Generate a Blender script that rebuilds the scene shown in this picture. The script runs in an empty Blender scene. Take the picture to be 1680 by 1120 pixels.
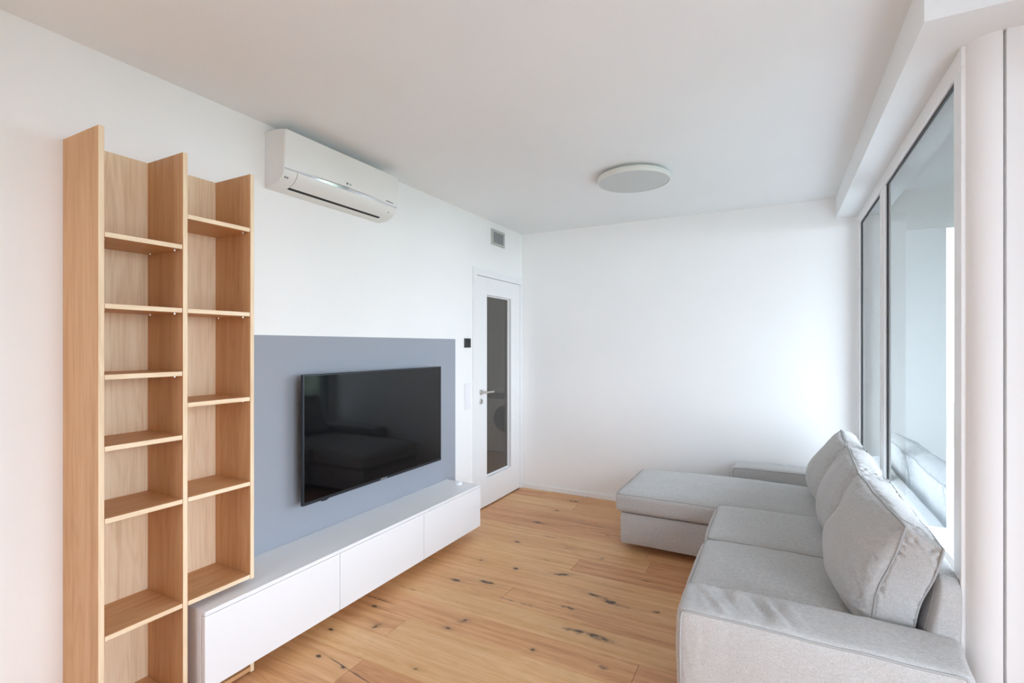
import bpy, bmesh, math, random
from mathutils import Vector, noise
random.seed(7)
C = bpy.context.scene.collection
S = bpy.context.scene

# ------------------------------------------------------------------ camera, sky, light, exposure
F = 820.0; CAMX = 2.3356; CAMZ = 1.4559
YAW = math.atan(437 / 820)
cd = bpy.data.cameras.new('camera'); cam = bpy.data.objects.new('camera', cd); C.objects.link(cam)
cam.location = (CAMX, 0, CAMZ); cam.rotation_euler = (math.radians(90), 0, YAW)
cd.sensor_width = 36; cd.lens = 36 * F / 1680; cd.shift_y = 7 / 1680; cd.clip_start = 0.02; cd.clip_end = 300
S.camera = cam

SKY = 4.0
w = bpy.data.worlds.new('world'); S.world = w; w.use_nodes = True
nt = w.node_tree; bg = nt.nodes['Background']
tc = nt.nodes.new('ShaderNodeTexCoord'); sx = nt.nodes.new('ShaderNodeSeparateXYZ')
rmp = nt.nodes.new('ShaderNodeValToRGB')
nt.links.new(tc.outputs['Generated'], sx.inputs[0]); nt.links.new(sx.outputs['Z'], rmp.inputs[0])
rmp.color_ramp.elements[0].position = 0.0; rmp.color_ramp.elements[0].color = (0.83, 0.89, 1.04, 1)
rmp.color_ramp.elements[1].position = 1.0; rmp.color_ramp.elements[1].color = (0.77, 0.85, 1.06, 1)
nt.links.new(rmp.outputs[0], bg.inputs[0]); bg.inputs[1].default_value = SKY

def portal(loc, rot, sx_, sy_):
    l = bpy.data.lights.new('window_portal', 'AREA'); l.shape = 'RECTANGLE'; l.size = sx_; l.size_y = sy_
    l.cycles.is_portal = True
    o = bpy.data.objects.new('window_portal', l); C.objects.link(o); o.location = loc; o.rotation_euler = rot
portal((2.95, 3.4, 1.25), (0, math.radians(90), 0), 2.3, 2.5)      # far window
portal((3.38, 0.8, 1.25), (0, math.radians(90), 0), 2.3, 1.9)      # unseen near window, added for light
portal((.95, -2.95, 1.83), (math.radians(90), 0, math.radians(180)), 1.3, .95)     # unseen window added behind the camera

S.view_settings.view_transform = 'Standard'; S.view_settings.look = 'None'
S.view_settings.gamma = 1; S.view_settings.use_curve_mapping = False
S.view_settings.exposure = 1.40
try:
    S.cycles.max_bounces = 14; S.cycles.diffuse_bounces = 10; S.cycles.transparent_max_bounces = 16
    S.cycles.glossy_bounces = 5; S.cycles.caustics_reflective = False
except Exception: pass

# ------------------------------------------------------------------ materials
def mat(name, col=(.8,.8,.8), rough=.5, metal=0, spec=.5, sheen=0, coat=0):
    m = bpy.data.materials.new(name); m.use_nodes = True
    b = m.node_tree.nodes['Principled BSDF']
    b.inputs['Base Color'].default_value = (*col, 1); b.inputs['Roughness'].default_value = rough
    b.inputs['Metallic'].default_value = metal; b.inputs['Specular IOR Level'].default_value = spec
    if sheen: b.inputs['Sheen Weight'].default_value = sheen; b.inputs['Sheen Roughness'].default_value = .5
    if coat: b.inputs['Coat Weight'].default_value = coat
    return m
def N(m, t, **k):
    n = m.node_tree.nodes.new(t)
    for a, v in k.items(): setattr(n, a, v)
    return n
def L(m, a, b): m.node_tree.links.new(a, b)
def bsdf(m): return m.node_tree.nodes['Principled BSDF']
def math_(m, op, a, b=None, c=None, clamp=False):
    n = N(m, 'ShaderNodeMath', operation=op, use_clamp=clamp)
    for i, v in enumerate((a, b, c)):
        if v is None: continue
        if isinstance(v, (int, float)): n.inputs[i].default_value = v
        else: L(m, v, n.inputs[i])
    return n.outputs[0]
def ramp(m, fac, stops):
    r = N(m, 'ShaderNodeValToRGB'); e = r.color_ramp.elements
    while len(e) < len(stops): e.new(.5)
    for i, (p, c) in enumerate(stops): e[i].position = p; e[i].color = (*c, 1)
    L(m, fac, r.inputs[0]); return r.outputs[0]
def mix(m, fac, a, b, bt='MIX'):
    n = N(m, 'ShaderNodeMix', data_type='RGBA', blend_type=bt)
    if isinstance(fac, (int, float)): n.inputs[0].default_value = fac
    else: L(m, fac, n.inputs[0])
    for i, v in ((6, a), (7, b)):
        if isinstance(v, tuple): n.inputs[i].default_value = (*v, 1)
        else: L(m, v, n.inputs[i])
    return n.outputs[2]
def bump(m, h, strength, dist):
    b = N(m, 'ShaderNodeBump'); b.inputs['Strength'].default_value = strength; b.inputs['Distance'].default_value = dist
    L(m, h, b.inputs['Height']); L(m, b.outputs[0], bsdf(m).inputs['Normal'])
def painted(name, col, rough=.9, amp=.0015, scale=90, spec=.3):
    m = mat(name, col, rough, spec=spec)
    t = N(m, 'ShaderNodeTexCoord'); n = N(m, 'ShaderNodeTexNoise'); n.inputs['Scale'].default_value = scale; n.inputs['Detail'].default_value = 4
    L(m, t.outputs['Object'], n.inputs['Vector'])
    if amp: bump(m, n.outputs[0], .25, amp)
    n2 = N(m, 'ShaderNodeTexNoise'); n2.inputs['Scale'].default_value = 1.3; L(m, t.outputs['Object'], n2.inputs['Vector'])
    c = ramp(m, n2.outputs[0], [(.3, tuple(x*.985 for x in col)), (.7, tuple(min(1, x*1.01) for x in col))])
    L(m, c, bsdf(m).inputs['Base Color'])
    return m
M = {}
M['wall'] = painted('white_wall_paint', (.89, .895, .882))
M['ceiling'] = painted('white_ceiling_paint', (.85, .868, .872))
M['bluegrey'] = painted('blue_grey_wall_paint', (.335, .362, .405))
M['lacquer'] = mat('white_matt_lacquer', (.86, .87, .88), .38, spec=.4)
M['doorwhite'] = mat('white_door_lacquer', (.85, .86, .86), .35, spec=.4)
M['frame'] = mat('white_window_profile', (.85, .85, .85), .35, spec=.4)
M['column'] = mat('white_column_paint', (.84, .83, .82), .55, spec=.35)
M['acwhite'] = mat('white_gloss_plastic', (.80, .80, .77), .28, spec=.5)
M['acside'] = mat('white_matt_plastic', (.74, .73, .70), .5)
M['chrome'] = mat('chrome', (.85, .86, .87), .09, metal=1)
M['steel'] = mat('brushed_steel', (.62, .61, .59), .28, metal=1)
M['gasket'] = mat('black_rubber', (.012, .013, .014), .6)
M['dark'] = mat('dark_void', (.02, .02, .02), .8)
M['tvframe'] = mat('dark_gunmetal_plastic', (.025, .029, .036), .32, metal=.3)
M['screen'] = mat('black_screen_glass', (.002, .0022, .003), .05, spec=.48)
M['blackplastic'] = mat('black_gloss_plastic', (.02, .022, .023), .35)
M['vent'] = mat('grey_vent_metal', (.50, .50, .47), .5, metal=.2)
M['ventdark'] = mat('grey_vent_slat', (.30, .31, .31), .5)
M['plastic'] = mat('white_plastic', (.84, .85, .86), .4)
M['puck'] = mat('bright_white_plastic', (.9, .91, .92), .35)
M['diffuser'] = mat('opal_diffuser', (.56, .575, .565), .45)
M['lampring'] = mat('lamp_ring_white', (.70, .71, .66), .45)
M['ink'] = mat('grey_print', (.22, .23, .23), .6)
M['silverprint'] = mat('silver_print', (.55, .57, .58), .4)
M['blackfoot'] = mat('black_plastic_foot', (.015, .015, .016), .5)
M['bin_dark'] = mat('washer_door_glass', (.03, .035, .04), .2)
M['concrete'] = painted('pale_bounce_paving', (.66, .66, .66), .9, .004, 40)
M['render'] = painted('white_facade_render', (.78, .78, .76), .9, .004, 60)
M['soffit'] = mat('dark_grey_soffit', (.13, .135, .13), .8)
M['screenpanel'] = painted('grey_blocker_panel', (.26, .28, .28), .8, .0)
M['grass'] = painted('lawn_green', (.21, .235, .19), 1, .0, 5)
M['bark'] = mat('tree_bark', (.10, .07, .05), .9)

def glass_mat(name, boost, tint=(.93,.96,.95)):
    m = bpy.data.materials.new(name); m.use_nodes = True; n = m.node_tree; n.nodes.clear()
    out = n.nodes.new('ShaderNodeOutputMaterial'); mx = n.nodes.new('ShaderNodeMixShader')
    tr = n.nodes.new('ShaderNodeBsdfTransparent'); tr.inputs[0].default_value = (*tint, 1)
    gl = n.nodes.new('ShaderNodeBsdfGlossy'); gl.inputs['Roughness'].default_value = .0; gl.inputs[0].default_value = (.95,.97,.97,1)
    fr = n.nodes.new('ShaderNodeFresnel'); ge = n.nodes.new('ShaderNodeNewGeometry'); io = n.nodes.new('ShaderNodeMath'); io.operation = 'MULTIPLY_ADD'
    io.inputs[1].default_value = 1/1.5 - 1.5; io.inputs[2].default_value = 1.5; n.links.new(ge.outputs['Backfacing'], io.inputs[0]); n.links.new(io.outputs[0], fr.inputs[0])
    mu = n.nodes.new('ShaderNodeMath'); mu.operation = 'MULTIPLY'; mu.use_clamp = True; mu.inputs[1].default_value = boost
    n.links.new(fr.outputs[0], mu.inputs[0]); n.links.new(mu.outputs[0], mx.inputs[0])
    n.links.new(tr.outputs[0], mx.inputs[1]); n.links.new(gl.outputs[0], mx.inputs[2]); n.links.new(mx.outputs[0], out.inputs[0])
    return m
M['glass'] = glass_mat('double_glazing', 1.0)
M['doorglass'] = glass_mat('smoked_door_glass', 1.0, (.55, .55, .545))

def fabric():
    m = mat('light_grey_melange_fabric', (.5, .5, .5), .95, spec=.15, sheen=.25)
    t = N(m, 'ShaderNodeTexCoord')
    def nz(scale, vec=None, detail=3):
        n = N(m, 'ShaderNodeTexNoise'); n.inputs['Scale'].default_value = scale; n.inputs['Detail'].default_value = detail
        L(m, vec or t.outputs['Object'], n.inputs['Vector']); return n.outputs[0]
    a = nz(520); b = nz(900); c = nz(9); 
    mp = N(m, 'ShaderNodeMapping'); mp.inputs['Scale'].default_value = (60, 60, 900); L(m, t.outputs['Object'], mp.inputs[0]); d = nz(1, mp.outputs[0])
    mp2 = N(m, 'ShaderNodeMapping'); mp2.inputs['Scale'].default_value = (900, 900, 60); L(m, t.outputs['Object'], mp2.inputs[0]); e = nz(1, mp2.outputs[0])
    s = math_(m, 'ADD', math_(m, 'MULTIPLY', a, .4), math_(m, 'MULTIPLY', b, .2)); s = math_(m, 'ADD', s, math_(m, 'MULTIPLY', math_(m, 'ADD', d, e), .2))
    col = ramp(m, s, [(.34, (.29, .28, .268)), (.5, (.49, .48, .465)), (.66, (.70, .69, .675))])
    col = mix(m, math_(m, 'MULTIPLY', c, .12), col, (.40, .38, .36))
    L(m, col, bsdf(m).inputs['Base Color']); bump(m, s, .35, .0012)
    return m
M['fabric'] = fabric()
M['piping'] = mat('grey_piping_cord', (.40, .395, .385), .9, spec=.15)

def oak(name, axis, base, dark, light):
    """laminate oak; axis = grain direction in object space"""
    m = mat(name, base, .48, spec=.35)
    t = N(m, 'ShaderNodeTexCoord'); oi = N(m, 'ShaderNodeObjectInfo')
    off = math_(m, 'MULTIPLY', oi.outputs['Random'], 37.0)
    cb = N(m, 'ShaderNodeCombineXYZ'); L(m, off, cb.inputs[0]); L(m, off, cb.inputs[1]); L(m, off, cb.inputs[2])
    va = N(m, 'ShaderNodeVectorMath', operation='ADD'); L(m, t.outputs['Object'], va.inputs[0]); L(m, cb.outputs[0], va.inputs[1])
    sc = [9.0, 9.0, 9.0]; sc[axis] = 0.9
    mp = N(m, 'ShaderNodeMapping'); mp.inputs['Scale'].default_value = sc; L(m, va.outputs[0], mp.inputs[0])
    big = N(m, 'ShaderNodeTexNoise'); big.inputs['Scale'].default_value = 1.0; big.inputs['Detail'].default_value = 2; big.inputs['Distortion'].default_value = .4; L(m, mp.outputs[0], big.inputs[0])
    # growth rings: contour lines of the big noise
    rings = math_(m, 'FRACT', math_(m, 'MULTIPLY', big.outputs[0], 11.0))
    rings = math_(m, 'ABSOLUTE', math_(m, 'SUBTRACT', rings, .5))
    sc2 = [170.0, 170.0, 170.0]; sc2[axis] = 5.0
    mp2 = N(m, 'ShaderNodeMapping'); mp2.inputs['Scale'].default_value = sc2; L(m, va.outputs[0], mp2.inputs[0])
    fine = N(m, 'ShaderNodeTexNoise'); fine.inputs['Scale'].default_value = 1.0; fine.inputs['Detail'].default_value = 3; L(m, mp2.outputs[0], fine.inputs[0])
    sc3 = [26.0, 26.0, 26.0]; sc3[axis] = 1.1
    mp3 = N(m, 'ShaderNodeMapping'); mp3.inputs['Scale'].default_value = sc3; L(m, va.outputs[0], mp3.inputs[0])
    mid = N(m, 'ShaderNodeTexNoise'); mid.inputs['Scale'].default_value = 1.0; mid.inputs['Detail'].default_value = 3; L(m, mp3.outputs[0], mid.inputs[0])
    v = math_(m, 'ADD', math_(m, 'MULTIPLY', rings, .22), math_(m, 'MULTIPLY', fine.outputs[0], .42))
    v = math_(m, 'ADD', v, math_(m, 'MULTIPLY', mid.outputs[0], .5))
    col = ramp(m, v, [(.34, dark), (.52, base), (.74, light)])
    L(m, col, bsdf(m).inputs['Base Color']); bump(m, fine.outputs[0], .08, .0006)
    return m
OB, OD, OL = (.605, .345, .165), (.52, .275, .12), (.68, .425, .23)
M['oakV'] = oak('oak_laminate_vertical_grain', 2, OB, OD, OL)
M['oakH'] = oak('oak_laminate_horizontal_grain', 1, OB, OD, OL)

M['oakB'] = oak('oak_laminate_window_lit', 2, (.84, .665, .455), (.72, .53, .335), (.90, .75, .56))  # paler oak: window light painted into back panels and front edges
M['oakBH'] = oak('oak_window_lit_horizontal', 1, (.84, .665, .455), (.72, .53, .335), (.90, .75, .56))
# knots and cracks of the oak floor: x, y, half length along x, half width, darkness, angle
KNOTS = [(1.114,2.959,.045,.022,1,.3),(.75,2.645,.06,.018,.8,0),(1.46,2.785,.15,.020,.75,-.22),(1.50,2.765,.05,.022,.8,-.2),(1.50,2.403,.16,.030,.5,0),
 (1.298,2.161,.012,.012,1.1,0),(.818,2.896,.022,.018,.7,0),(.946,3.111,.05,.014,.5,0),(1.641,2.192,.03,.02,.35,0),(1.743,2.788,.03,.018,.5,0),
 (1.302,2.599,.05,.018,.5,0),(.342,2.106,.022,.012,1.1,0),(.492,1.964,.020,.030,.9,.8),(.83,2.121,.020,.010,1.1,0),(.865,2.217,.016,.022,1,.9),
 (.566,2.578,.045,.018,.7,0),(.308,1.828,.015,.010,.9,0),(.431,1.644,.015,.012,.7,0),(.598,1.637,.016,.010,.7,0),(.62,1.640,.17,.0035,.9,-.15),
 (.89,1.785,.014,.009,.8,0),(.30,2.175,.10,.005,.9,0),(.385,2.357,.07,.005,.7,0),(.65,4.407,.05,.028,.8,0),(.609,4.087,.02,.016,.8,0),
 (.949,3.111,.03,.015,.6,0),(1.268,3.31,.02,.015,.6,0),(.591,3.739,.06,.022,.7,0),(1.176,3.729,.015,.012,.6,0),(.95,3.88,.17,.006,.5,0),(.42,3.62,.03,.02,.6,0),
 (.78,3.50,.14,.006,.5,0),(1.02,3.36,.04,.012,.6,0),(.62,3.30,.03,.02,.7,0),(1.05,2.52,.2,.005,.35,0),(1.62,3.12,.03,.012,.5,0),(.55,2.90,.02,.016,.6,0)]
def floor_mat():
    m = mat('oiled_knotty_oak', (.5, .3, .15), .42, spec=.4)
    t = N(m, 'ShaderNodeNewGeometry'); oi = N(m, 'ShaderNodeObjectInfo')
    off = math_(m, 'MULTIPLY', oi.outputs['Random'], 53.0)
    sp = N(m, 'ShaderNodeSeparateXYZ'); L(m, t.outputs['Position'], sp.inputs[0])
    X, Y = sp.outputs[0], sp.outputs[1]
    wn = N(m, 'ShaderNodeTexNoise'); wn.inputs['Scale'].default_value = 20; wn.inputs['Detail'].default_value = 3; L(m, t.outputs['Position'], wn.inputs[0])
    wob = math_(m, 'SUBTRACT', wn.outputs[0], .5)
    dark = None; halo = None
    for (kx, ky, a, b, s, ang) in KNOTS:
        dx = math_(m, 'SUBTRACT', X, kx); dy = math_(m, 'SUBTRACT', Y, ky)
        if ang:
            dy2 = math_(m, 'MULTIPLY_ADD', dx, -math.tan(ang) if abs(ang) < .5 else -.5, dy); dy = dy2
        e1 = math_(m, 'POWER', math_(m, 'ABSOLUTE', math_(m, 'DIVIDE', dx, a * 1.15)), 1.6)
        e2 = math_(m, 'POWER', math_(m, 'ABSOLUTE', math_(m, 'DIVIDE', dy, b * .95)), 1.6)
        d = math_(m, 'ADD', e1, e2)
        core = math_(m, 'MULTIPLY', math_(m, 'SUBTRACT', 1.0, d, clamp=True), s)
        hl = math_(m, 'DIVIDE', s * .9, math_(m, 'ADD', 1.0, math_(m, 'MULTIPLY', d, .5)))
        hl = math_(m, 'POWER', hl, 2.0)
        dark = core if dark is None else math_(m, 'MAXIMUM', dark, core)
        halo = hl if halo is None else math_(m, 'MAXIMUM', halo, hl)
    # grain
    yy = math_(m, 'ADD', Y, math_(m, 'MULTIPLY', halo, .035))
    cb = N(m, 'ShaderNodeCombineXYZ'); L(m, math_(m, 'ADD', math_(m, 'MULTIPLY', X, 1.0), off), cb.inputs[0]); L(m, math_(m, 'ADD', math_(m, 'MULTIPLY', yy, 11.0), off), cb.inputs[1])
    big = N(m, 'ShaderNodeTexNoise'); big.inputs['Scale'].default_value = 1.0; big.inputs['Detail'].default_value = 2; big.inputs['Distortion'].default_value = .5; L(m, cb.outputs[0], big.inputs[0])
    rings = math_(m, 'ABSOLUTE', math_(m, 'SUBTRACT', math_(m, 'FRACT', math_(m, 'MULTIPLY', big.outputs[0], 14.0)), .5))
    cb2 = N(m, 'ShaderNodeCombineXYZ'); L(m, math_(m, 'ADD', math_(m, 'MULTIPLY', X, 6.0), off), cb2.inputs[0]); L(m, math_(m, 'MULTIPLY', yy, 260.0), cb2.inputs[1])
    fine = N(m, 'ShaderNodeTexNoise'); fine.inputs['Scale'].default_value = 1.0; fine.inputs['Detail'].default_value = 4; L(m, cb2.outputs[0], fine.inputs[0])
    cb3 = N(m, 'ShaderNodeCombineXYZ'); L(m, math_(m, 'ADD', math_(m, 'MULTIPLY', X, 1.3), off), cb3.inputs[0]); L(m, math_(m, 'ADD', math_(m, 'MULTIPLY', yy, 26.0), off), cb3.inputs[1])
    mid = N(m, 'ShaderNodeTexNoise'); mid.inputs['Scale'].default_value = 1.0; mid.inputs['Detail'].default_value = 3; L(m, cb3.outputs[0], mid.inputs[0])
    v = math_(m, 'ADD', math_(m, 'MULTIPLY', rings, .20), math_(m, 'MULTIPLY', fine.outputs[0], .20))
    v = math_(m, 'ADD', v, .06)
    v = math_(m, 'ADD', v, math_(m, 'MULTIPLY', mid.outputs[0], .62))
    v = math_(m, 'ADD', v, math_(m, 'MULTIPLY', math_(m, 'SUBTRACT', oi.outputs['Random'], .5), .20))
    col = ramp(m, v, [(.26, (.47, .225, .085)), (.50, (.68, .365, .165)), (.66, (.76, .45, .23)), (.8, (.81, .52, .29))])
    # pinkish or yellowish cast of each plank
    cast = N(m, 'ShaderNodeHueSaturation'); L(m, math_(m, 'ADD', .492, math_(m, 'MULTIPLY', oi.outputs['Random'], .016)), cast.inputs['Hue']); L(m, col, cast.inputs['Color'])
    col = cast.outputs[0]
    col = mix(m, math_(m, 'MULTIPLY', math_(m, 'ADD', halo, math_(m, 'MULTIPLY', wob, .25)), .9, clamp=True), col, (.20, .095, .04))
    dk = math_(m, 'MULTIPLY', math_(m, 'MULTIPLY', dark, math_(m, 'MULTIPLY_ADD', wob, 9.0, .75)), 1.6, clamp=True)
    col = mix(m, math_(m, 'MULTIPLY', dk, .9), col, (.045, .028, .018))
    # random thin dark streaks
    cb4 = N(m, 'ShaderNodeCombineXYZ'); L(m, math_(m, 'ADD', math_(m, 'MULTIPLY', X, 2.5), off), cb4.inputs[0]); L(m, math_(m, 'ADD', math_(m, 'MULTIPLY', Y, 70.0), off), cb4.inputs[1])
    st = N(m, 'ShaderNodeTexNoise'); st.inputs['Scale'].default_value = 1.0; st.inputs['Detail'].default_value = 1; L(m, cb4.outputs[0], st.inputs[0])
    sm = math_(m, 'MULTIPLY', math_(m, 'SUBTRACT', st.outputs[0], .76), 6.0, clamp=True)
    col = mix(m, math_(m, 'MULTIPLY', sm, .5), col, (.16, .08, .035))
    L(m, col, bsdf(m).inputs['Base Color']); bump(m, fine.outputs[0], .10, .0008)
    return m
M['floor'] = floor_mat()
M['subfloor'] = mat('dark_joint', (.10, .05, .025), .9)
def leaf_mat():
    m = mat('leaf_green', (.15, .19, .12), .8); t = N(m, 'ShaderNodeTexCoord'); n = N(m, 'ShaderNodeTexNoise'); n.inputs['Scale'].default_value = 3
    L(m, t.outputs['Object'], n.inputs[0]); L(m, ramp(m, n.outputs[0], [(.35, (.09, .115, .08)), (.65, (.20, .235, .165))]), bsdf(m).inputs['Base Color']); return m
M['leaf'] = leaf_mat()

# ------------------------------------------------------------------ geometry helpers (all in world coordinates)
def empty(name, loc, label=None, cat=None, group=None, kind=None, parent=None):
    o = bpy.data.objects.new(name, None); C.objects.link(o); o.empty_display_size = .1
    o['_org'] = list(loc)
    if parent: o.parent = parent; o.location = Vector(loc) - Vector(parent['_org'])
    else: o.location = loc
    tag(o, label, cat, group, kind); return o
def tag(o, label=None, cat=None, group=None, kind=None):
    if label: o['label'] = label
    if cat: o['category'] = cat
    if group: o['group'] = group
    if kind: o['kind'] = kind
    return o
def link(name, bm, m, parent=None, org=None, smooth=False, label=None):
    """bm in world coordinates -> one mesh object; origin at the parent's (or given) origin"""
    if org is None: org = parent['_org'] if parent else (0, 0, 0)
    if parent: base = Vector(parent['_org'])
    org = Vector(org)
    bmesh.ops.translate(bm, verts=bm.verts, vec=-org)
    me = bpy.data.meshes.new(name); bm.to_mesh(me); bm.free()
    if smooth:
        for p in me.polygons: p.use_smooth = True
    if isinstance(m, (list, tuple)):
        for x in m: me.materials.append(M[x])
    else: me.materials.append(M[m])
    o = bpy.data.objects.new(name, me); C.objects.link(o); o['_org'] = list(org)
    if parent: o.parent = parent; o.location = org - Vector(parent['_org'])
    else: o.location = org
    if label: o['label'] = label
    return o
def bx(bm, x0, x1, y0, y1, z0, z1, bev=0, seg=2):
    b2 = bmesh.new(); bmesh.ops.create_cube(b2, size=1)
    for v in b2.verts: v.co = Vector(((x0+x1)/2 + v.co.x*(x1-x0), (y0+y1)/2 + v.co.y*(y1-y0), (z0+z1)/2 + v.co.z*(z1-z0)))
    if bev: bmesh.ops.bevel(b2, geom=list(b2.edges), offset=bev, segments=seg, profile=.5, affect='EDGES')
    me = bpy.data.meshes.new('t'); b2.to_mesh(me); b2.free(); bm.from_mesh(me); bpy.data.meshes.remove(me)
    return bm
def box(name, m, x0, x1, y0, y1, z0, z1, parent=None, bev=0, label=None, org=None, seg=2):
    return link(name, bx(bmesh.new(), x0, x1, y0, y1, z0, z1, bev, seg), m, parent, org, label=label)
def extr(bm, prof, axis, a0, a1):
    """extrude a closed 2D profile along an axis (0: prof=(y,z), 1: prof=(x,z), 2: prof=(x,y))"""
    def P(p, a): return {0: (a, p[0], p[1]), 1: (p[0], a, p[1]), 2: (p[0], p[1], a)}[axis]
    r0 = [bm.verts.new(P(p, a0)) for p in prof]; r1 = [bm.verts.new(P(p, a1)) for p in prof]
    n = len(prof)
    for i in range(n): bm.faces.new((r0[i], r0[(i+1) % n], r1[(i+1) % n], r1[i]))
    bm.faces.new(r0[::-1]); bm.faces.new(r1); bmesh.ops.recalc_face_normals(bm, faces=bm.faces); return bm
def tube(bm, pts, r, n=8, closed=False, cap=True):
    pts = [Vector(p) for p in pts]; rings = []; N_ = len(pts); up = Vector((0, 0, 1)); prev = None
    for i, p in enumerate(pts):
        if closed: t = (pts[(i+1) % N_] - pts[i-1])
        else: t = pts[min(i+1, N_-1)] - pts[max(i-1, 0)]
        t.normalize()
        if prev is None:
            a = up if abs(t.z) < .9 else Vector((1, 0, 0)); s = t.cross(a).normalized()
        else:
            s = (prev - t * prev.dot(t)).normalized()
        prev = s; u = t.cross(s)
        rr = r[i] if isinstance(r, (list, tuple)) else r
        rings.append([bm.verts.new(p + (s*math.cos(2*math.pi*k/n) + u*math.sin(2*math.pi*k/n))*rr) for k in range(n)])
    for i in range(N_ if closed else N_-1):
        A, B = rings[i], rings[(i+1) % N_]
        if closed and i == N_-1:   # align the last ring with the first
            best = min(range(n), key=lambda k: (B[k].co - A[0].co).length); B = B[best:] + B[:best]
        for k in range(n): bm.faces.new((A[k], A[(k+1) % n], B[(k+1) % n], B[k]))
    if not closed and cap: bm.faces.new(rings[0][::-1]); bm.faces.new(rings[-1])
    return bm
def cyl(bm, c, r, h, axis=2, n=40, r2=None):
    c = Vector(c); d = Vector([(1,0,0),(0,1,0),(0,0,1)][axis]); a = Vector([(0,1,0),(0,0,1),(1,0,0)][axis]); b = d.cross(a)
    r2 = r if r2 is None else r2
    A = [bm.verts.new(c + (a*math.cos(2*math.pi*k/n) + b*math.sin(2*math.pi*k/n))*r) for k in range(n)]
    B = [bm.verts.new(c + d*h + (a*math.cos(2*math.pi*k/n) + b*math.sin(2*math.pi*k/n))*r2) for k in range(n)]
    for k in range(n): bm.faces.new((A[k], A[(k+1) % n], B[(k+1) % n], B[k]))
    bm.faces.new(A[::-1]); bm.faces.new(B); return bm
def lathe(bm, c, prof, axis=2, n=48):
    """prof: (radius, height) list"""
    c = Vector(c); d = Vector([(1,0,0),(0,1,0),(0,0,1)][axis]); a = Vector([(0,1,0),(0,0,1),(1,0,0)][axis]); b = d.cross(a); R = []
    for r, h in prof:
        if r < 1e-6: R.append([bm.verts.new(c + d*h)])
        else: R.append([bm.verts.new(c + d*h + (a*math.cos(2*math.pi*k/n) + b*math.sin(2*math.pi*k/n))*r) for k in range(n)])
    for A, B in zip(R, R[1:]):
        for k in range(n):
            k2 = (k+1) % n
            if len(A) == 1 and len(B) == 1: continue
            if len(A) == 1: bm.faces.new((A[0], B[k2], B[k]))
            elif len(B) == 1: bm.faces.new((A[k], A[k2], B[0]))
            else: bm.faces.new((A[k], A[k2], B[k2], B[k]))
    bmesh.ops.recalc_face_normals(bm, faces=bm.faces); return bm
def autosmooth(o, ang=35):
    me = o.data
    for p in me.polygons: p.use_smooth = True
    b = bmesh.new(); b.from_mesh(me)
    for e in b.edges:
        if len(e.link_faces) == 2 and e.calc_face_angle(0) > math.radians(ang): e.smooth = False
    b.to_mesh(me); b.free()
def text(name, s, size, loc, rot, m, parent, ext=.0004):
    cu = bpy.data.curves.new('t', 'FONT'); cu.body = s; cu.size = size; cu.extrude = ext; cu.align_x = 'CENTER'
    to = bpy.data.objects.new('t', cu); C.objects.link(to); to.location = loc; to.rotation_euler = rot
    bpy.context.view_layer.update(); dg = bpy.context.evaluated_depsgraph_get()
    me = bpy.data.meshes.new_from_object(to.evaluated_get(dg)); me.transform(to.matrix_world)
    bm = bmesh.new(); bm.from_mesh(me); bpy.data.objects.remove(to); bpy.data.curves.remove(cu); bpy.data.meshes.remove(me)
    return link(name, bm, m, parent)

YB = 4.596; H = 2.6; YN = -2.9; XR = 2.88; XB = 3.30
# ------------------------------------------------------------------ the setting
fl = tag(box('floor', 'subfloor', -.02, XB+.1, YN, YB+.02, -.08, -.016), kind='structure')
# planks: rows along y, boards run along x
W = .188; y0 = 1.913; known = {6: [1.143], 3: [.925], 1: [1.775], 0: [.592], 10: [1.015], 7: [1.582], -1: [1.30], 5: [-9], 2: [-9], 4: [-9]}
kmin = int(math.floor((YN - y0) / W)); 
for k in range(kmin, 15):
    ya = y0 + k*W; yb = ya + W
    ya = max(ya, YN); yb = min(yb, YB)
    if yb - ya < .01: continue
    off = known.get(k, [random.uniform(.3, 2.3)])[0]
    xs = [x for x in (off - 2.2, off, off + 2.2) if .05 < x < XB - .05]
    if off == -9: xs = [2.35]
    xs = [0.0] + xs + [XB]
    for a, b in zip(xs, xs[1:]):
        bm = bx(bmesh.new(), a+.0006, b-.0006, ya+.0007, yb-.0007, -.015, random.uniform(-.0005, 0), .0014, 1)
        link('plank', bm, 'floor', fl, org=((a+b)/2, (ya+yb)/2, -.015))

tag(box('ceiling', 'ceiling', -.2, XB+.15, YN-.1, YB+.2, H, H+.2), kind='structure')
DY0, DY1, DZ = 3.668, YB, 2.085       # door opening in the left wall
bm = bmesh.new()
bx(bm, -.2, 0, YN-.1, DY0, -.08, H); bx(bm, -.2, 0, DY0, YB+.2, DZ+.045, H)
wl = tag(link('wall_left', bm, 'wall'), kind='structure')
box('painted_panel', 'bluegrey', -.001, .0008, 1.35, 3.395, .28, 1.511, wl, label='flat blue-grey painted rectangle')
tag(box('wall_back', 'wall', -.2, 2.90, YB, YB+.2, -.08, H), kind='structure')
bx_ = bmesh.new(); bx(bx_, -.2, .3, YN-.1, YN, -.08, H); bx(bx_, 1.6, XB+.1, YN-.1, YN, -.08, H); bx(bx_, .3, 1.6, YN-.1, YN, 2.3, H); bx(bx_, .3, 1.6, YN-.1, YN, -.08, 1.35)  # opening in the unseen rear wall, added to let light in
tag(link('wall_near', bx_, 'wall'), kind='structure')
bm = bmesh.new()                        # wall around the far window
bx(bm, XR-.005, 3.06, 2.12, YB, -.08, .07); bx(bm, XR+.015, 2.90, 4.546, YB, .07, 2.44)
tag(link('wall_right', bm, 'wall'), kind='structure')
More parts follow.
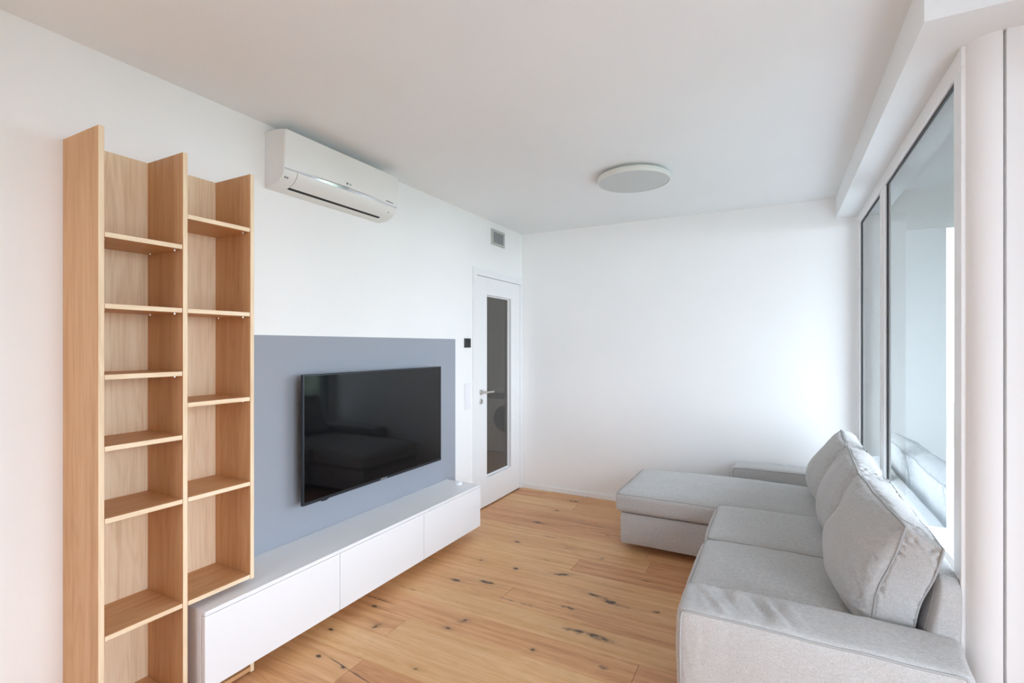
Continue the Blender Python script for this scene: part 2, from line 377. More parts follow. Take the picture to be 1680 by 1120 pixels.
bm = bmesh.new()                        # bay wall: panel facing the camera, right wall with an added unseen window
bx(bm, 2.9605, XB+.1, 2.090, 2.1595, 0, 2.44, .0015)
bx(bm, XB, XB+.1, 1.75, 2.09, -.08, H); bx(bm, XB, XB+.1, YN, -.15, -.08, H); bx(bm, XB, XB+.1, -.15, 1.75, 2.38, H); bx(bm, XB, XB+.1, -.15, 1.75, -.08, .12)
tag(link('wall_bay', bm, 'column'), kind='structure')
bm = bmesh.new()                        # dropped beam over the windows
extr(bm, [(2.727, 1.93), (2.727, YB), (2.896, YB), (2.896, 2.16), (XB+.1, 2.16), (XB+.1, 1.93)], 2, 2.44, H)
tag(link('trim_1', bm, 'ceiling'), kind='structure', label='white dropped beam above the windows')
bm = bmesh.new(); arc = [(2.951 - .0765*math.cos(a), 2.168 - .0765*math.sin(a)) for a in [i/28*math.pi/2 for i in range(29)]]
extr(bm, [(2.8745, 2.23)] + arc + [(2.953, 2.0915), (2.953, 2.115), (2.966, 2.115), (2.966, 2.23)], 2, 0, 2.44)
c_ = tag(link('trim_2', bm, 'column'), kind='structure', label='rounded white column beside the window'); autosmooth(c_, 30)
def skirting(name, x0, x1, y0_, y1_):
    tag(box(name, 'lacquer', x0, x1, y0_, y1_, 0, .046, bev=.002), kind='structure')
skirting('baseboard_back', 0.004, XR-.01, YB-.012, YB)
skirting('baseboard_left', 0, .012, YN, 3.60)

# far window: fixed lights between white profiles
def window(name, x, xg, panes, z0, z1, y_lo, y_hi, zf0, zf1, label):
    wroot = empty(name, (x, (y_lo+y_hi)/2, zf0), label, kind='structure')
    bm = bmesh.new(); x2 = x + .028; bv = .003
    bx(bm, x, x2, y_lo, y_hi, z1, zf1, bv); bx(bm, x, x2, y_lo, y_hi, zf0, z0, bv)
    ys = [y_lo] + [v for p in panes for v in p] + [y_hi]
    for a, b in zip(ys[0::2], ys[1::2]): bx(bm, x, x2, a, b, z0, z1, bv)
    link('window_frame', bm, 'frame', wroot)
    for a, b in panes:
        box('glass_pane', 'glass', xg, xg+.0005, a, b, z0, z1, wroot)
        bm = bmesh.new(); g = .009
        for (A, B, Cc, D) in ((a, a+g, z0, z1), (b-g, b, z0, z1), (a+g, b-g, z0, z0+g), (a+g, b-g, z1-g, z1)):
            bx(bm, xg-.004, xg+.012, A, B, Cc, D)
        link('gasket', bm, 'gasket', wroot)
    return wroot
w1 = window('window_1', 2.866, 2.882, [(2.225, 3.50), (3.64, 4.49)], .12, 2.372, 2.146, 4.545, .05, 2.44, 'tall white framed window with two panes behind the sofa')
# slim sash lines on the mullion
bm = bmesh.new(); bx(bm, 2.863, 2.868, 3.535, 3.553, .12, 2.372, .001); bx(bm, 2.863, 2.868, 3.60, 3.606, .12, 2.372, .001)
link('mullion_bead', bm, 'frame', w1)
window('window_2', XB+.02, XB+.05, [(-.08, .76), (.84, 1.68)], .2, 2.3, -.15, 1.75, .12, 2.38, 'wide white framed bay window, added unseen beside the camera for light')  # out of view, added as a light opening

# ------------------------------------------------------------------ door
d = empty('door_1', (0, 4.13, 0), 'white glazed door with a dark tall glass pane', kind='structure')
bm = bmesh.new(); cz = 2.141; fx = .012
bx(bm, -.12, fx, 3.654, 3.712, 0, cz, .002); bx(bm, -.12, fx, 3.712, YB-.002, 2.078, cz, .002); bx(bm, -.12, fx, 4.541, YB-.002, 0, 2.078, .002)
link('door_casing', bm, 'doorwhite', d)
gy0, gy1, gz0, gz1 = 3.889, 4.350, .262, 1.918
bm = bmesh.new(); lx0, lx1 = -.045, .006
bx(bm, lx0, lx1, 3.7158, gy0, .012, 2.0738, .001); bx(bm, lx0, lx1, gy1, 4.538, .012, 2.0738, .001)
bx(bm, lx0, lx1, gy0, gy1, gz1, 2.0738); bx(bm, lx0, lx1, gy0, gy1, .012, gz0)
leaf = link('door_leaf', bm, 'doorwhite', d)
bm = bmesh.new(); t = .012
bx(bm, -.040, -.022, gy0, gy0+t, gz0, gz1, .002); bx(bm, -.040, -.022, gy1-t, gy1, gz0, gz1, .002); bx(bm, -.040, -.022, gy0+t, gy1-t, gz0, gz0+t, .002); bx(bm, -.040, -.022, gy0+t, gy1-t, gz1-t, gz1, .002)
link('glazing_bead', bm, 'frame', leaf)
box('glass_pane', 'doorglass', -.0315, -.031, gy0+.01, gy1-.01, gz0+.01, gz1-.01, leaf)
hd = empty('door_handle', (.006, 3.786, 1.043), parent=d)
bm = bmesh.new(); lathe(bm, (.006, 3.786, 1.043), [(0, .010), (.022, .010), (.025, .007), (.025, 0), (0, 0)], 0)
o = link('rosette', bm, 'steel', hd); autosmooth(o)
bm = bmesh.new()
pts = [(.014, 3.786, 1.043), (.040, 3.786, 1.043), (.050, 3.790, 1.043), (.055, 3.800, 1.043), (.056, 3.83, 1.042), (.056, 3.925, 1.040)]
tube(bm, pts, .0095, 14); o = link('lever', bm, 'steel', hd); autosmooth(o, 50)
bm = bmesh.new(); lathe(bm, (.006, 3.787, .962), [(0, .008), (.022, .008), (.025, .005), (.025, 0), (0, 0)], 0)
esc = link('keyhole_escutcheon', bm, 'steel', d); autosmooth(esc)
bm = bmesh.new(); bx(bm, .0135, .0148, 3.783, 3.791, .945, .972, .001); cyl(bm, (.0135, 3.787, .968), .007, .0014, 0, 20)
link('keyhole', bm, 'ink', esc)
# the hall behind the glass
bm = bmesh.new()
bx(bm, -2.3, -.2, 3.2, 3.3, 0, H); bx(bm, -2.3, -2.2, 3.3, 6.6, 0, H); bx(bm, -2.3, 0, 6.5, 6.6, 0, H); bx(bm, -.2, 0, YB+.2, 6.6, 0, H); bx(bm, -2.3, 0, 3.2, 6.6, H, H+.1)
bx(bm, -.62, -.2, 5.35, 5.45, 0, H)
tag(link('wall_hall', bm, 'wall'), kind='structure')
tag(box('floor_hall', 'floor', -2.3, -.02, 3.2, 6.6, -.08, -.002), kind='structure')
hl_ = bpy.data.lights.new('hall_fill', 'AREA'); hl_.shape = 'DISK'; hl_.size = .35; hl_.energy = 2.4; hl_.color = (.88, .95, 1)  # added unseen lamp that lightens the view through the door glass
ho = bpy.data.objects.new('hall_fill', hl_); C.objects.link(ho); ho.location = (-1.3, 4.6, 2.56)
wm = empty('washing_machine', (-.93, 6.2, 0), 'white front-loading washing machine seen dimly through the door glass', 'washing machine')
box('body', 'plastic', -1.23, -.63, 5.92, 6.48, 0.01, .85, wm, .012)
bm = bmesh.new(); lathe(bm, (-.93, 5.92, .47), [(0, -.035), (.13, -.035), (.15, -.03), (.175, 0), (0, 0)], 1)
o = link('door', bm, 'bin_dark', wm); autosmooth(o)
box('control_panel', 'ventdark', -1.2, -.66, 5.912, 5.92, .74, .82, wm, .003)

# ------------------------------------------------------------------ bookcase
FX = .265; T = .018; TOP = 2.219
bc = empty('bookcase', (.13, 1.14, 0), 'tall open oak bookcase with two columns of staggered shelves', 'bookcase')
def panel(name, y0_, z0, z1, label=None): return box(name, 'oakV', .001, FX, y0_, y0_+T, z0, z1, bc, .0006, label, org=(.13, y0_, z0), seg=1)
P1, P2, P3 = .850, 1.128, 1.413
panel('side_panel', P1, 0, TOP); panel('side_panel', P2, 0, TOP); panel('side_panel', P3, .419, TOP)
panel('side_panel', P3, .005, .074, 'short upright under the television cabinet')
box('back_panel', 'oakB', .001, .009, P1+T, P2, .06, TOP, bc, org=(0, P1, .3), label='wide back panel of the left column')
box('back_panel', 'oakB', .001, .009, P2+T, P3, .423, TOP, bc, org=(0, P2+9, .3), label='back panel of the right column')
def lit_edge(o):  # paints room-facing edges paler, as if lit from the window
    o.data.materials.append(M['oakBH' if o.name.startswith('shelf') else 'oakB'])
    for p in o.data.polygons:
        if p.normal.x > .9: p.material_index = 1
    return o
def shelf(y0_, y1_, z, fixed=False):
    o = box('shelf', 'oakH', .009, FX - (0 if fixed else .0015), y0_+.001, y1_-.001, z-T, z, bc, .0006, org=(.13, y0_, z), seg=1)
    lit_edge(o)
    if not fixed:
        for yy in (y0_+.012, y1_-.012):
            for xx in (.05, FX-.035):
                bm = bmesh.new(); cyl(bm, (xx, yy, z-T-.006), .004, .006, 2, 10)
                link('shelf_pin', bm, 'steel', o)
for z in (1.854, 1.604, 1.355, 1.104): shelf(P1+T, P2, z)
for z in (.852, .442): shelf(P1+T, P2, z, True)
for z in (1.979, 1.604, 1.229): shelf(P2+T, P3, z)
for z in (.853, .441): shelf(P2+T, P3, z, True)
shelf(P1+T, P2, .078, True)
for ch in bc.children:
    if ch.name.startswith('side_panel'): lit_edge(ch)
box('bottom_board', 'oakH', .009, FX, P2+T, P3, .012, .030, bc, .0006, org=(.13, P2, .02))

# ------------------------------------------------------------------ floating cabinet
CX0, CX1, CY0, CY1, CZ0, CZ1 = .002, .316, 1.184, 3.272, .077, .392
cb = empty('wall_cabinet', (.15, (CY0+CY1)/2, CZ0), 'long white floating low cabinet under the television', 'cabinet')
box('body', 'lacquer', CX0, .288, CY0, CY1, CZ0, CZ1-.018, cb, .001)
box('cabinet_top', 'lacquer', CX0, CX1, CY0, CY1, CZ1-.0178, CZ1, cb, .001)
ys = [CY0, 1.881, 2.582, CY1]
for i in range(3): box('door', 'lacquer', .294, CX1, ys[i]+(.0018 if i else 0), ys[i+1]-(.0018 if i < 2 else 0), CZ0-.001, CZ1-.0205, cb, .001)
pk = empty('round_sensor', (.167, 3.195, CZ1), 'small round white puck device on the far end of the floating cabinet', 'device')
bm = bmesh.new(); lathe(bm, (.167, 3.195, CZ1), [(0, 0), (.026, 0), (.029, .004), (.029, .017), (.026, .021), (0, .021)])
o = link('body', bm, 'puck', pk); autosmooth(o)
bm = bmesh.new(); lathe(bm, (.167, 3.195, CZ1+.021), [(0, 0), (.017, 0), (.016, .0015), (0, .0015)]); link('button', bm, 'plastic', pk)

# ------------------------------------------------------------------ television
TY0, TY1, TZ0, TZ1 = 1.834, 3.077, .594, 1.300
tv = empty('television', (.05, (TY0+TY1)/2, (TZ0+TZ1)/2), 'large flat black television mounted on the blue-grey wall panel', 'television')
bm = bmesh.new(); bx(bm, .072, .0905, TY0, TY1, TZ0, TZ1, .002)
link('frame', bm, 'tvframe', tv)
box('screen', 'screen', .088, .0912, TY0+.009, TY1-.009, TZ0+.018, TZ1-.009, tv, .0004)
box('rear_housing', 'blackplastic', .035, .072, TY0+.18, TY1-.18, TZ0+.03, TZ1-.16, tv, .008)
bm = bmesh.new(); bx(bm, .001, .036, 2.25, 2.27, .75, 1.15, .001); bx(bm, .001, .036, 2.64, 2.66, .75, 1.15, .001); bx(bm, .001, .012, 2.2, 2.7, .9, .98, .001)
link('wall_bracket', bm, 'blackplastic', tv)
bm = bmesh.new(); extr(bm, [(1.955, TZ0+.001), (1.965, TZ0-.007), (1.995, TZ0-.007), (2.012, TZ0+.001)], 0, .075, .089); link('infrared_receiver', bm, 'tvframe', tv)
text('lettering', 'SAMSUNG', .013, (.0908, (TY0+TY1)/2, TZ0+.004), (math.radians(90), 0, math.radians(90)), 'silverprint', tv)

# ------------------------------------------------------------------ air conditioner
AY0, AY1 = 1.672, 2.509
ac = empty('air_conditioner', (.0, (AY0+AY1)/2, 2.27), 'white wall mounted split air conditioner high above the television', 'air conditioner')
low = [(.150, 2.346), (.1485, 2.336), (.144, 2.325), (.136, 2.313), (.125, 2.301), (.110, 2.290), (.092, 2.281), (.0902, 2.2803), (.070, 2.274), (.040, 2.270), (.001, 2.268)]
prof = [(.001, 2.551), (.03, 2.556), (.12, 2.550), (.153, 2.540)] + low
bm = bmesh.new(); extr(bm, prof, 1, AY0+.003, AY1-.003); o = link('body', bm, 'acside', ac); autosmooth(o, 40)
# lower skin, a hair proud of the body, following the curve
def skin(name, lo, y0_, y1_, off, thick, m, j0, j1):
    pts = lo[j0:j1+1]; out = []; inn = []
    for i, p in enumerate(pts):
        a = Vector(pts[max(i-1, 0)]); b = Vector(pts[min(i+1, len(pts)-1)]); t_ = (b-a).normalized(); n_ = Vector((-t_.y, t_.x))
        if n_.x < 0 and i < 3: n_ = -n_
        n_ = Vector((t_.y*-1, t_.x)); n_ = n_ if (n_.x - n_.y) > 0 else -n_
        out.append((p[0]+n_.x*off, p[1]+n_.y*off)); inn.append((p[0]+n_.x*(off-thick), p[1]+n_.y*(off-thick)))
    bm = bmesh.new(); extr(bm, out + inn[::-1], 1, y0_, y1_); o = link(name, bm, m, ac); autosmooth(o, 40); return o
skin('lower_fascia', low, AY0+.001, AY1-.001, .0012, .002, 'acwhite', 0, 10)
skin('louver_gap', low, AY0+.079, AY1-.084, .0014, .001, 'dark', 0, 8)
skin('louver', low, AY0+.0808, AY1-.0858, .0030, .002, 'acwhite', 0, 7)
# front panel, slightly concave at the foot, with a chrome blade along its lower edge
n = 24; bm = bmesh.new(); grid = []
fprof = [(.150, 2.350), (.1555, 2.375), (.159, 2.42), (.161, 2.47), (.163, 2.52), (.163, 2.541)]
for i in range(n+1):
    s = i/n; y = AY0 + s*(AY1-AY0); lift = .016*math.sin(math.pi*s)**1.2
    col_ = []
    for j, (x, z) in enumerate(fprof):
        z2 = z + lift*max(0, 1 - j/3)
        col_.append((bm.verts.new((x, y, z2)), bm.verts.new((x-.012 if j else x-.004, y, z2))))
    grid.append(col_)
for i in range(n):
    for j in range(len(fprof)-1):
        a, b, c, e = grid[i][j][0], grid[i+1][j][0], grid[i+1][j+1][0], grid[i][j+1][0]; bm.faces.new((a, b, c, e))
        a, b, c, e = grid[i][j][1], grid[i+1][j][1], grid[i+1][j+1][1], grid[i][j+1][1]; bm.faces.new((e, c, b, a))
    for j in (0, len(fprof)-1):
        bm.faces.new((grid[i][j][0], grid[i][j][1], grid[i+1][j][1], grid[i+1][j][0]))
for i in (0, n):
    for j in range(len(fprof)-1): bm.faces.new((grid[i][j][0], grid[i][j+1][0], grid[i][j+1][1], grid[i][j][1]))
bmesh.ops.recalc_face_normals(bm, faces=bm.faces); o = link('front_panel', bm, 'acwhite', ac); autosmooth(o, 40)
bm = bmesh.new(); r = []
for i in range(n+1):
    s = i/n; y = AY0 + .001 + s*(AY1-AY0-.002); lift = .016*math.sin(math.pi*s)**1.2
    r.append([bm.verts.new(p) for p in ((.1530, y, 2.3445), (.1530+.003*math.sin(math.pi*s), y, 2.352+lift*.35), (.1515, y, 2.3515+lift), (.146, y, 2.3515+lift), (.146, y, 2.3445))])
for a, b in zip(r, r[1:]):
    for k in range(5): bm.faces.new((a[k], a[(k+1) % 5], b[(k+1) % 5], b[k]))
bm.faces.new(r[0][::-1]); bm.faces.new(r[-1]); bmesh.ops.recalc_face_normals(bm, faces=bm.faces)
o = link('chrome_strip', bm, 'chrome', ac, label='thin chrome blade along the lower edge of the front'); autosmooth(o, 25)
fr_ = (math.radians(90), 0, math.radians(90))
bm = bmesh.new(); cyl(bm, (.1555, 2.083, 2.385), .0068, .0028, 0, 20); link('emblem', bm, 'ink', ac)
text('lettering', 'LG', .014, (.158, 2.106, 2.380), fr_, 'ink', ac, .0008)
text('lettering', 'DUAL Inverter', .0105, (.1548, 2.440, 2.366), fr_, 'ink', ac, .0010)
for y_, r_ in ((1.690, .005), (1.703, .005), (2.448, .004)):
    bm = bmesh.new(); cyl(bm, (.1345, y_, 2.308), r_, .003, 0, 12); link('indicator', bm, 'ink', ac)

# ------------------------------------------------------------------ ceiling lamp, vent, thermostat, switches
cl = empty('ceiling_lamp', (1.482, 3.328, H), 'round white flush ceiling lamp, switched off', 'lamp')
bm = bmesh.new(); lathe(bm, (1.482, 3.328, H), [(0, 0), (.19, 0), (.19, -.018), (.0, -.018)]); o = link('base', bm, 'lampring', cl); autosmooth(o)
bm = bmesh.new(); lathe(bm, (1.482, 3.328, H-.018), [(.190, 0), (.232, -.001), (.2365, -.006), (.2365, -.030), (.234, -.035), (.228, -.0355), (.228, -.030), (.190, 0)]); o = link('rim', bm, 'lampring', cl); autosmooth(o)
bm = bmesh.new(); lathe(bm, (1.482, 3.328, H-.018), [(0, -.0360), (.15, -.0352), (.226, -.0335), (.2275, -.031), (0, -.028)]); o = link('diffuser', bm, 'diffuser', cl); autosmooth(o)

vt = empty('air_vent', (0, 4.095, 2.465), 'square grey metal air vent grille in the wall above the door', 'vent')
vy0, vy1, vz0, vz1 = 3.972, 4.219, 2.392, 2.538
bm = bmesh.new(); b_ = .023
bx(bm, 0, .010, vy0, vy1, vz0, vz0+b_, .002); bx(bm, 0, .010, vy0, vy1, vz1-b_, vz1, .002); bx(bm, 0, .010, vy0, vy0+b_+.007, vz0+b_, vz1-b_, .002); bx(bm, 0, .010, vy1-b_, vy1, vz0+b_, vz1-b_, .002)
link('vent_frame', bm, 'vent', vt)
box('backing', 'dark', .0004, .001, vy0+.02, vy1-.02, vz0+.02, vz1-.02, vt)
for i in range(7):
    y = vy0 + .042 + i*.0275
    bm = bmesh.new(); extr(bm, [(.002, y-.004), (.009, y+.006), (.009, y+.008), (.002, y-.002)], 2, vz0+b_, vz1-b_)
    o = link('slat', bm, 'ventdark', vt, org=(.005, y, vz0))
th = empty('thermostat', (0, 3.568, 1.479), 'small square black thermostat on the wall left of the door', 'thermostat')
box('body', 'blackplastic', 0, .012, 3.524, 3.612, 1.440, 1.519, th, .002)
box('display', 'screen', .012, .0128, 3.530, 3.606, 1.446, 1.513, th, .0003)
sw = empty('light_switch', (0, 3.566, 1.026), 'vertical white triple switch plate on the wall left of the door', 'switch')
box('cover_plate', 'plastic', 0, .008, 3.525, 3.606, .915, 1.138, sw, .002)
for z in (.957, 1.027, 1.097): box('rocker', 'plastic', .008, .0115, 3.538, 3.593, z-.029, z+.029, sw, .0015)
sk = empty('cable_stub', (.69, 4.572, 0), 'tiny white plastic cable end at the foot of the back wall', 'cable')
bm = bmesh.new(); tube(bm, [(.66, 4.585, .006), (.672, 4.575, .006), (.682, 4.566, .006), (.69, 4.564, .006)], .0025, 8); link('wire', bm, 'plastic', sk)
box('plug', 'plastic', .688, .701, 4.556, 4.572, .001, .016, sk, .002)

# ------------------------------------------------------------------ sofa
def wob(p, amp=.005, f=7, seed=0):
    q = Vector((p.x*f+seed, p.y*f, p.z*f)); return Vector((noise.noise(q), noise.noise(q+Vector((31, 7, 3))), noise.noise(q+Vector((5, 41, 9))))) * amp
def hexa(c):
    """c: 8 corners indexed [w][v][u]; returns trilinear map on [-1,1]^3"""
    c = [[[Vector(c[w_][v_][u_]) for u_ in (0, 1)] for v_ in (0, 1)] for w_ in (0, 1)]
    def T_(u, v, w_):
        u, v, w_ = (u+1)/2, (v+1)/2, (w_+1)/2
        def l(a, b, t_): return a*(1-t_) + b*t_
        return l(l(l(c[0][0][0], c[0][0][1], u), l(c[0][1][0], c[0][1][1], u), v), l(l(c[1][0][0], c[1][0][1], u), l(c[1][1][0], c[1][1][1], u), v), w_)
    return T_
def cushion(name, c, bulge, parent, n=(40, 28, 10), pipes=((2, 1), (2, -1)), amp=.005, seed=0, wr=.003, pw=.6, rp=.0042, shift=None, round_=.0, fold=0):
    """bulge: dict (axis, sign) -> outward amount in metres. axes u=0, v=1, w=2"""
    T_ = hexa(c); ctr = T_(0, 0, 0); nrm = {}
    for ax in range(3):
        for s in (-1, 1):
            f = [0, 0, 0]; f[ax] = s; o_ = [i for i in range(3) if i != ax]
            def pt(a, b):
                g = list(f); g[o_[0]] = a; g[o_[1]] = b; return T_(*g)
            nn = (pt(1, 0)-pt(-1, 0)).cross(pt(0, 1)-pt(0, -1)).normalized()
            if nn.dot(T_(*f) - ctr) < 0: nn = -nn
            nrm[(ax, s)] = nn
    def pos(q):
        if round_:   # soften the box corners a little by pulling towards a superellipsoid
            qq = list(q); l = (abs(q[0])**14 + abs(q[1])**14 + abs(q[2])**14) ** (1/14); qq = [x/ max(l, 1e-6) * max(map(abs, q)) for x in q]
            q2 = [x*(1-round_) + y*round_ for x, y in zip(q, qq)]
        else: q2 = q
        p = T_(*q2)
        for ax in range(3):
            o_ = [i for i in range(3) if i != ax]
            f = ((1-q[o_[0]]**2) * (1-q[o_[1]]**2))
            f = max(f, 0) ** pw
            for s in (-1, 1):
                b = bulge.get((ax, s), 0)
                if b:
                    sh = 1.0
                    if shift and (ax, s) in shift:   # bulge heaviest towards one side
                        a_, k_ = shift[(ax, s)]; sh = 1 + k_*q[a_]
                    p = p + nrm[(ax, s)] * b * f * sh * (1+s*q[ax])/2
        return p
    bm = bmesh.new(); key = {}
    def V(q):
        k = tuple(round(x, 5) for x in q)
        if k not in key:
            p = pos(q); p = p + wob(p, amp, 6, seed)
            # gathers running in from the seams
            m_ = sorted((1-abs(x)) for x in q)
            e = m_[1]; near = math.exp(-e*5.5)
            g_ = (noise.noise(Vector((q[0]*16+seed, q[1]*12, q[2]*3))) + .6*noise.noise(Vector((q[0]*34, q[1]*26+seed, q[2]*5))))
            g_ = g_ - .35*abs(g_)
            if m_[1] > 1e-4:
                ax = max(range(3), key=lambda i: abs(q[i])); s = 1 if q[ax] > 0 else -1
                p = p + nrm[(ax, s)] * (wr * g_ * near * min(1, e*9) + .0018*noise.noise(p*14))
            if fold and q[2] == 1 and abs(q[1]) < 1:   # slack folds lying across the top
                m2 = math.exp(-((q[0]+.45)/.38)**2) * (1-q[1]**2)**.5
                p = p + nrm[(2, 1)] * fold * m2 * noise.noise(Vector((q[0]*13+q[1]*1.6, q[1]*.9+seed, 0)))*1.6
            key[k] = bm.verts.new(p)
        return key[k]
    def lin(k): # denser near the seams
        return [math.sin((i/k - .5)*math.pi)*.35 + (i/k*2-1)*.65 for i in range(k+1)]
    G = [lin(k) for k in n]
    for ax in range(3):
        o_ = [i for i in range(3) if i != ax]
        for s in (-1, 1):
            A, B = G[o_[0]], G[o_[1]]
            for i in range(len(A)-1):
                for j in range(len(B)-1):
                    def q(a, b):
                        r_ = [0, 0, 0]; r_[ax] = s; r_[o_[0]] = a; r_[o_[1]] = b; return r_
                    vs = (V(q(A[i], B[j])), V(q(A[i+1], B[j])), V(q(A[i+1], B[j+1])), V(q(A[i], B[j+1])))
                    bm.faces.new(vs)
    bmesh.ops.recalc_face_normals(bm, faces=bm.faces)
    cu = link(name, bm, 'fabric', parent, org=ctr); autosmooth(cu, 48)
    for ax, s in pipes:
        o_ = [i for i in range(3) if i != ax]; ring = []; A, B = G[o_[0]], G[o_[1]]
        for a in A[:-1]: ring.append((a, -1))
        for b in B[:-1]: ring.append((1, b))
        for a in A[:0:-1]: ring.append((a, 1))
        for b in B[:0:-1]: ring.append((-1, b))
        pts = []
        for a, b in ring:
            r_ = [0, 0, 0]; r_[ax] = s; r_[o_[0]] = a; r_[o_[1]] = b; p = pos(r_); p = p + wob(p, amp, 6, seed); pts.append(p)
        b2 = bmesh.new(); tube(b2, pts, rp, 7, closed=True); o = link('piping', b2, 'piping', cu, org=ctr, smooth=True)
    return cu

so = empty('corner_sofa', (2.45, 3.2, 0), 'light grey fabric corner sofa with a chaise and three loose back cushions', 'sofa')
def B8(x0, x1, y0_, y1_, z0, z1):
    """u along x, v along y, w along z"""
    return [[[(x0, y0_, z), (x1, y0_, z)], [(x0, y1_, z), (x1, y1_, z)]] for z in (z0, z1)]
# bases
cushion('base', B8(2.03, 2.74, 2.15, 3.50, .05, .285), {}, so, n=(14, 24, 6), pipes=(), amp=.002, wr=0, round_=.6)
o = cushion('chaise_base', B8(1.328, 2.74, 3.515, 4.325, .05, .268), {(1, -1): .004}, so, n=(30, 16, 6), pipes=(), amp=.003, wr=0, round_=.35)
# arms: near arm and far arm
arm = [[[(2.005, 1.915, .05), (2.866, 1.915, .05)], [(2.005, 2.140, .05), (2.866, 2.140, .05)]],
       [[(2.000, 1.905, .497), (2.845, 1.905, .490)], [(2.000, 2.140, .505), (2.868, 2.140, .505)]]]
cushion('armrest', arm, {(2, 1): .010, (1, -1): .006, (0, -1): .006}, so, n=(70, 20, 26), pipes=((1, -1), (1, 1)), amp=.006, wr=.005, seed=3, pw=.4, round_=.75, fold=.016)
arm2 = [[[(2.005, 4.330, .05), (2.866, 4.330, .05)], [(2.005, 4.572, .05), (2.866, 4.572, .05)]],
        [[(2.000, 4.330, .497), (2.866, 4.330, .497)], [(2.000, 4.572, .497), (2.866, 4.572, .497)]]]
cushion('armrest', arm2, {(2, 1): .008, (0, -1): .004}, so, n=(50, 14, 16), pipes=((1, -1), (1, 1)), amp=.004, wr=.002, seed=9, pw=.4, round_=.75)
# back frame, thinner at the top
bk = [[[(2.70, 2.142, .05), (2.866, 2.142, .05)], [(2.70, 4.325, .05), (2.866, 4.325, .05)]],
      [[(2.812, 2.122, .700), (2.870, 2.122, .688)], [(2.812, 4.330, .700), (2.870, 4.330, .688)]]]
cushion('back_frame', bk, {(0, -1): .012, (2, 1): .008, (1, -1): .008}, so, n=(10, 60, 24), pipes=((1, -1),), amp=.003, wr=.001, pw=.4, round_=.8)
# seat cushions
def seat(name, x0, x1, ya, yb, zb, zt, crown, seed, n, bl=.01):
    return cushion(name, B8(x0, x1, ya, yb, zb, zt), {(2, 1): crown, (0, -1): bl, (1, -1): .006, (1, 1): .006}, so, n=n, pipes=((2, 1), (2, -1)), amp=.004, seed=seed, wr=.0025, pw=.5, round_=.5, rp=.0036)
seat('seat_cushion', 1.985, 2.66, 2.146, 2.868, .285, .420, .032, 1, (32, 30, 8), .018)
seat('seat_cushion', 1.985, 2.66, 2.872, 3.498, .285, .420, .042, 5, (32, 30, 8), .018)
seat('chaise_cushion', 1.296, 2.70, 3.502, 4.322, .280, .398, .058, 8, (60, 34, 8), .010)
# loose back cushions: u = along y, v = up, w = towards the room (-x)
def backc(ya, yb, fb, ft_n, ft_f, bb, bt_n, bt_f, seed, zb=.43, bul=.135):
    c = [[[(bb, ya, zb), (bb, yb, zb)], [bt_n, bt_f]],
         [[(fb, ya, zb), (fb, yb, zb)], [ft_n, ft_f]]]
    return cushion('back_cushion', c, {(2, 1): bul, (2, -1): .005, (1, 1): .016, (0, -1): .012, (0, 1): .012}, so, n=(72, 56, 16), amp=.012, seed=seed, wr=.020, pw=.55,
                   shift={(2, 1): (1, -.35)}, rp=.0045)
backc(2.175, 2.868, 2.615, (2.722, 2.190, .822), (2.668, 2.850, .855), 2.735, (2.818, 2.135, .780), (2.775, 2.860, .838), 2)
backc(2.885, 3.545, 2.610, (2.672, 2.885, .858), (2.690, 3.535, .866), 2.735, (2.775, 2.885, .835), (2.785, 3.545, .845), 12, bul=.112)
backc(3.560, 4.235, 2.605, (2.692, 3.565, .860), (2.728, 4.200, .868), 2.735, (2.785, 3.565, .840), (2.795, 4.230, .845), 22)
for x, y in ((1.8, 3.85), (1.52, 4.2), (2.08, 1.99), (2.80, 1.99), (2.08, 4.45), (2.80, 4.45)):
    bm = bmesh.new(); bx(bm, x-.035, x+.035, y-.035, y+.035, 0, .056, .004); link('leg', bm, 'blackfoot', so)

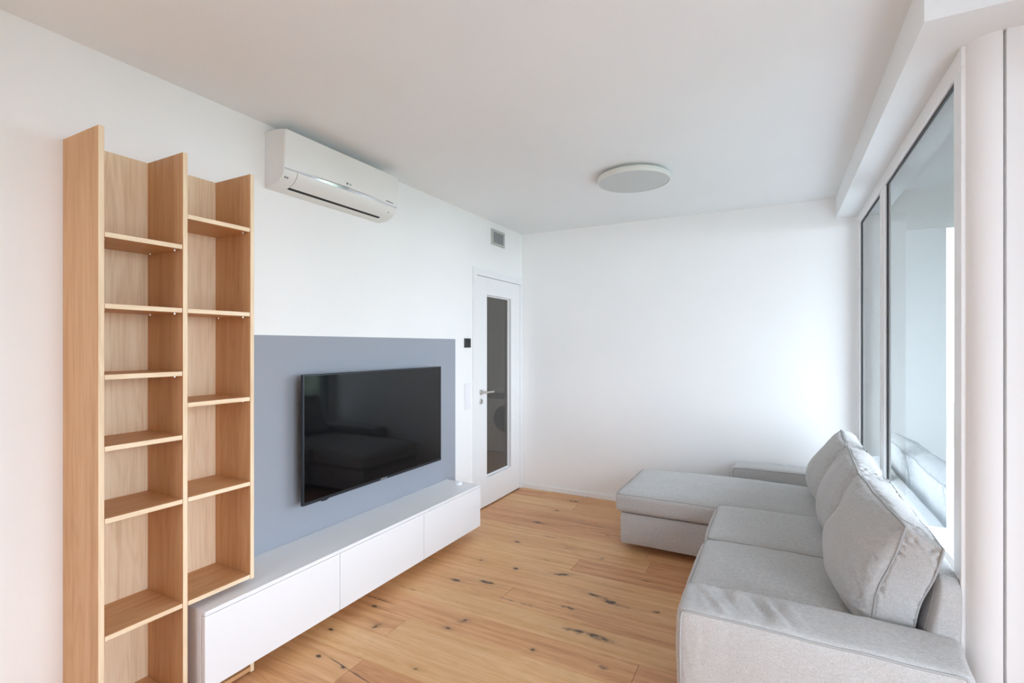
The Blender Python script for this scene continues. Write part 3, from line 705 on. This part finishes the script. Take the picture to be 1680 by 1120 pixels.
# ------------------------------------------------------------------ outside
bm = bmesh.new(); bx(bm, 3.065, 4.7, 2.17, 9.5, -.25, -.05); bx(bm, XB+.11, 6.2, -6.5, 2.17, -.25, -.05); bx(bm, -2, XB+.11, -6.5, YN-.11, -.25, -.05)  # terrace beyond the balcony added out of view to bounce light indoors
tag(link('balcony_bounce_floor', bm, 'concrete'), 'balcony floor, widened out of view into a pale terrace that bounces light', 'balcony')
bm = bmesh.new(); bx(bm, 3.405, 4.6, -3.0, 2.17, 2.44, 2.66); bx(bm, 2.898, 4.8, 2.17, 5.4, 2.44, 2.66)  # slab over the bay is unseen, added to cut its light
tag(link('balcony_roof', bm, 'soffit'), 'dark grey slab over the balcony, extended out of view to shade the bay', 'roof')
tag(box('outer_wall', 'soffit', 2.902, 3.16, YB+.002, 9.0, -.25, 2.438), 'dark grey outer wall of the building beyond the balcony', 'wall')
tag(box('sky_blocker', 'screenpanel', 3.162, 3.563, 5.34, 5.38, -.05, 2.438), 'added grey upright panel hiding bright sky at the end of the balcony', 'screen')  # added panel that dims the sky seen through the window
rl = empty('balcony_railing', (4.66, 5.8, -.05), 'slim steel railing along the balcony edge', 'railing')
bm = bmesh.new(); tube(bm, [(4.66, 2.2, 1.0), (4.66, 9.45, 1.0)], .02, 10); link('handrail', bm, 'steel', rl)
for i in range(8):
    bm = bmesh.new(); tube(bm, [(4.66, 2.3+i*1.0, -.05), (4.66, 2.3+i*1.0, 1.0)], .012, 8); link('post', bm, 'steel', rl)
tag(box('lawn', 'grass', -60, 120, -80, 120, -9.2, -9), 'green lawn far below the window', 'lawn', kind='structure')
def tree(x, y, z, r, label, seed):
    t_ = empty('tree', (x, y, -9), label, 'tree')
    bm = bmesh.new(); tube(bm, [(x, y, -9), (x+.1, y, -5), (x, y+.1, z)], [.28, .2, .09], 10); link('trunk', bm, 'bark', t_)
    bm = bmesh.new(); rnd = random.Random(seed)
    for i in range(14):
        a = rnd.uniform(0, 6.28); q = rnd.uniform(0, .7)*r; c = Vector((x+math.cos(a)*q, y+math.sin(a)*q, z+rnd.uniform(-.8, .8)*r)); rr = r*rnd.uniform(.35, .55)
        g = bmesh.ops.create_icosphere(bm, subdivisions=3, radius=rr)
        for v in g['verts']: v.co = v.co*(1+.35*noise.noise(v.co*2.2+Vector((i*3, seed, 0)))) + c
    link('crown', bm, 'leaf', t_)
tree(15, 12, -2.0, 2.6, 'bushy green tree outside, nearest to the balcony', 1)
tree(18, 19, -.5, 3.2, 'tall green tree outside, behind the nearest one', 2)
tree(22, 6, -1.0, 3.0, 'broad green tree outside across from the bay window', 3)
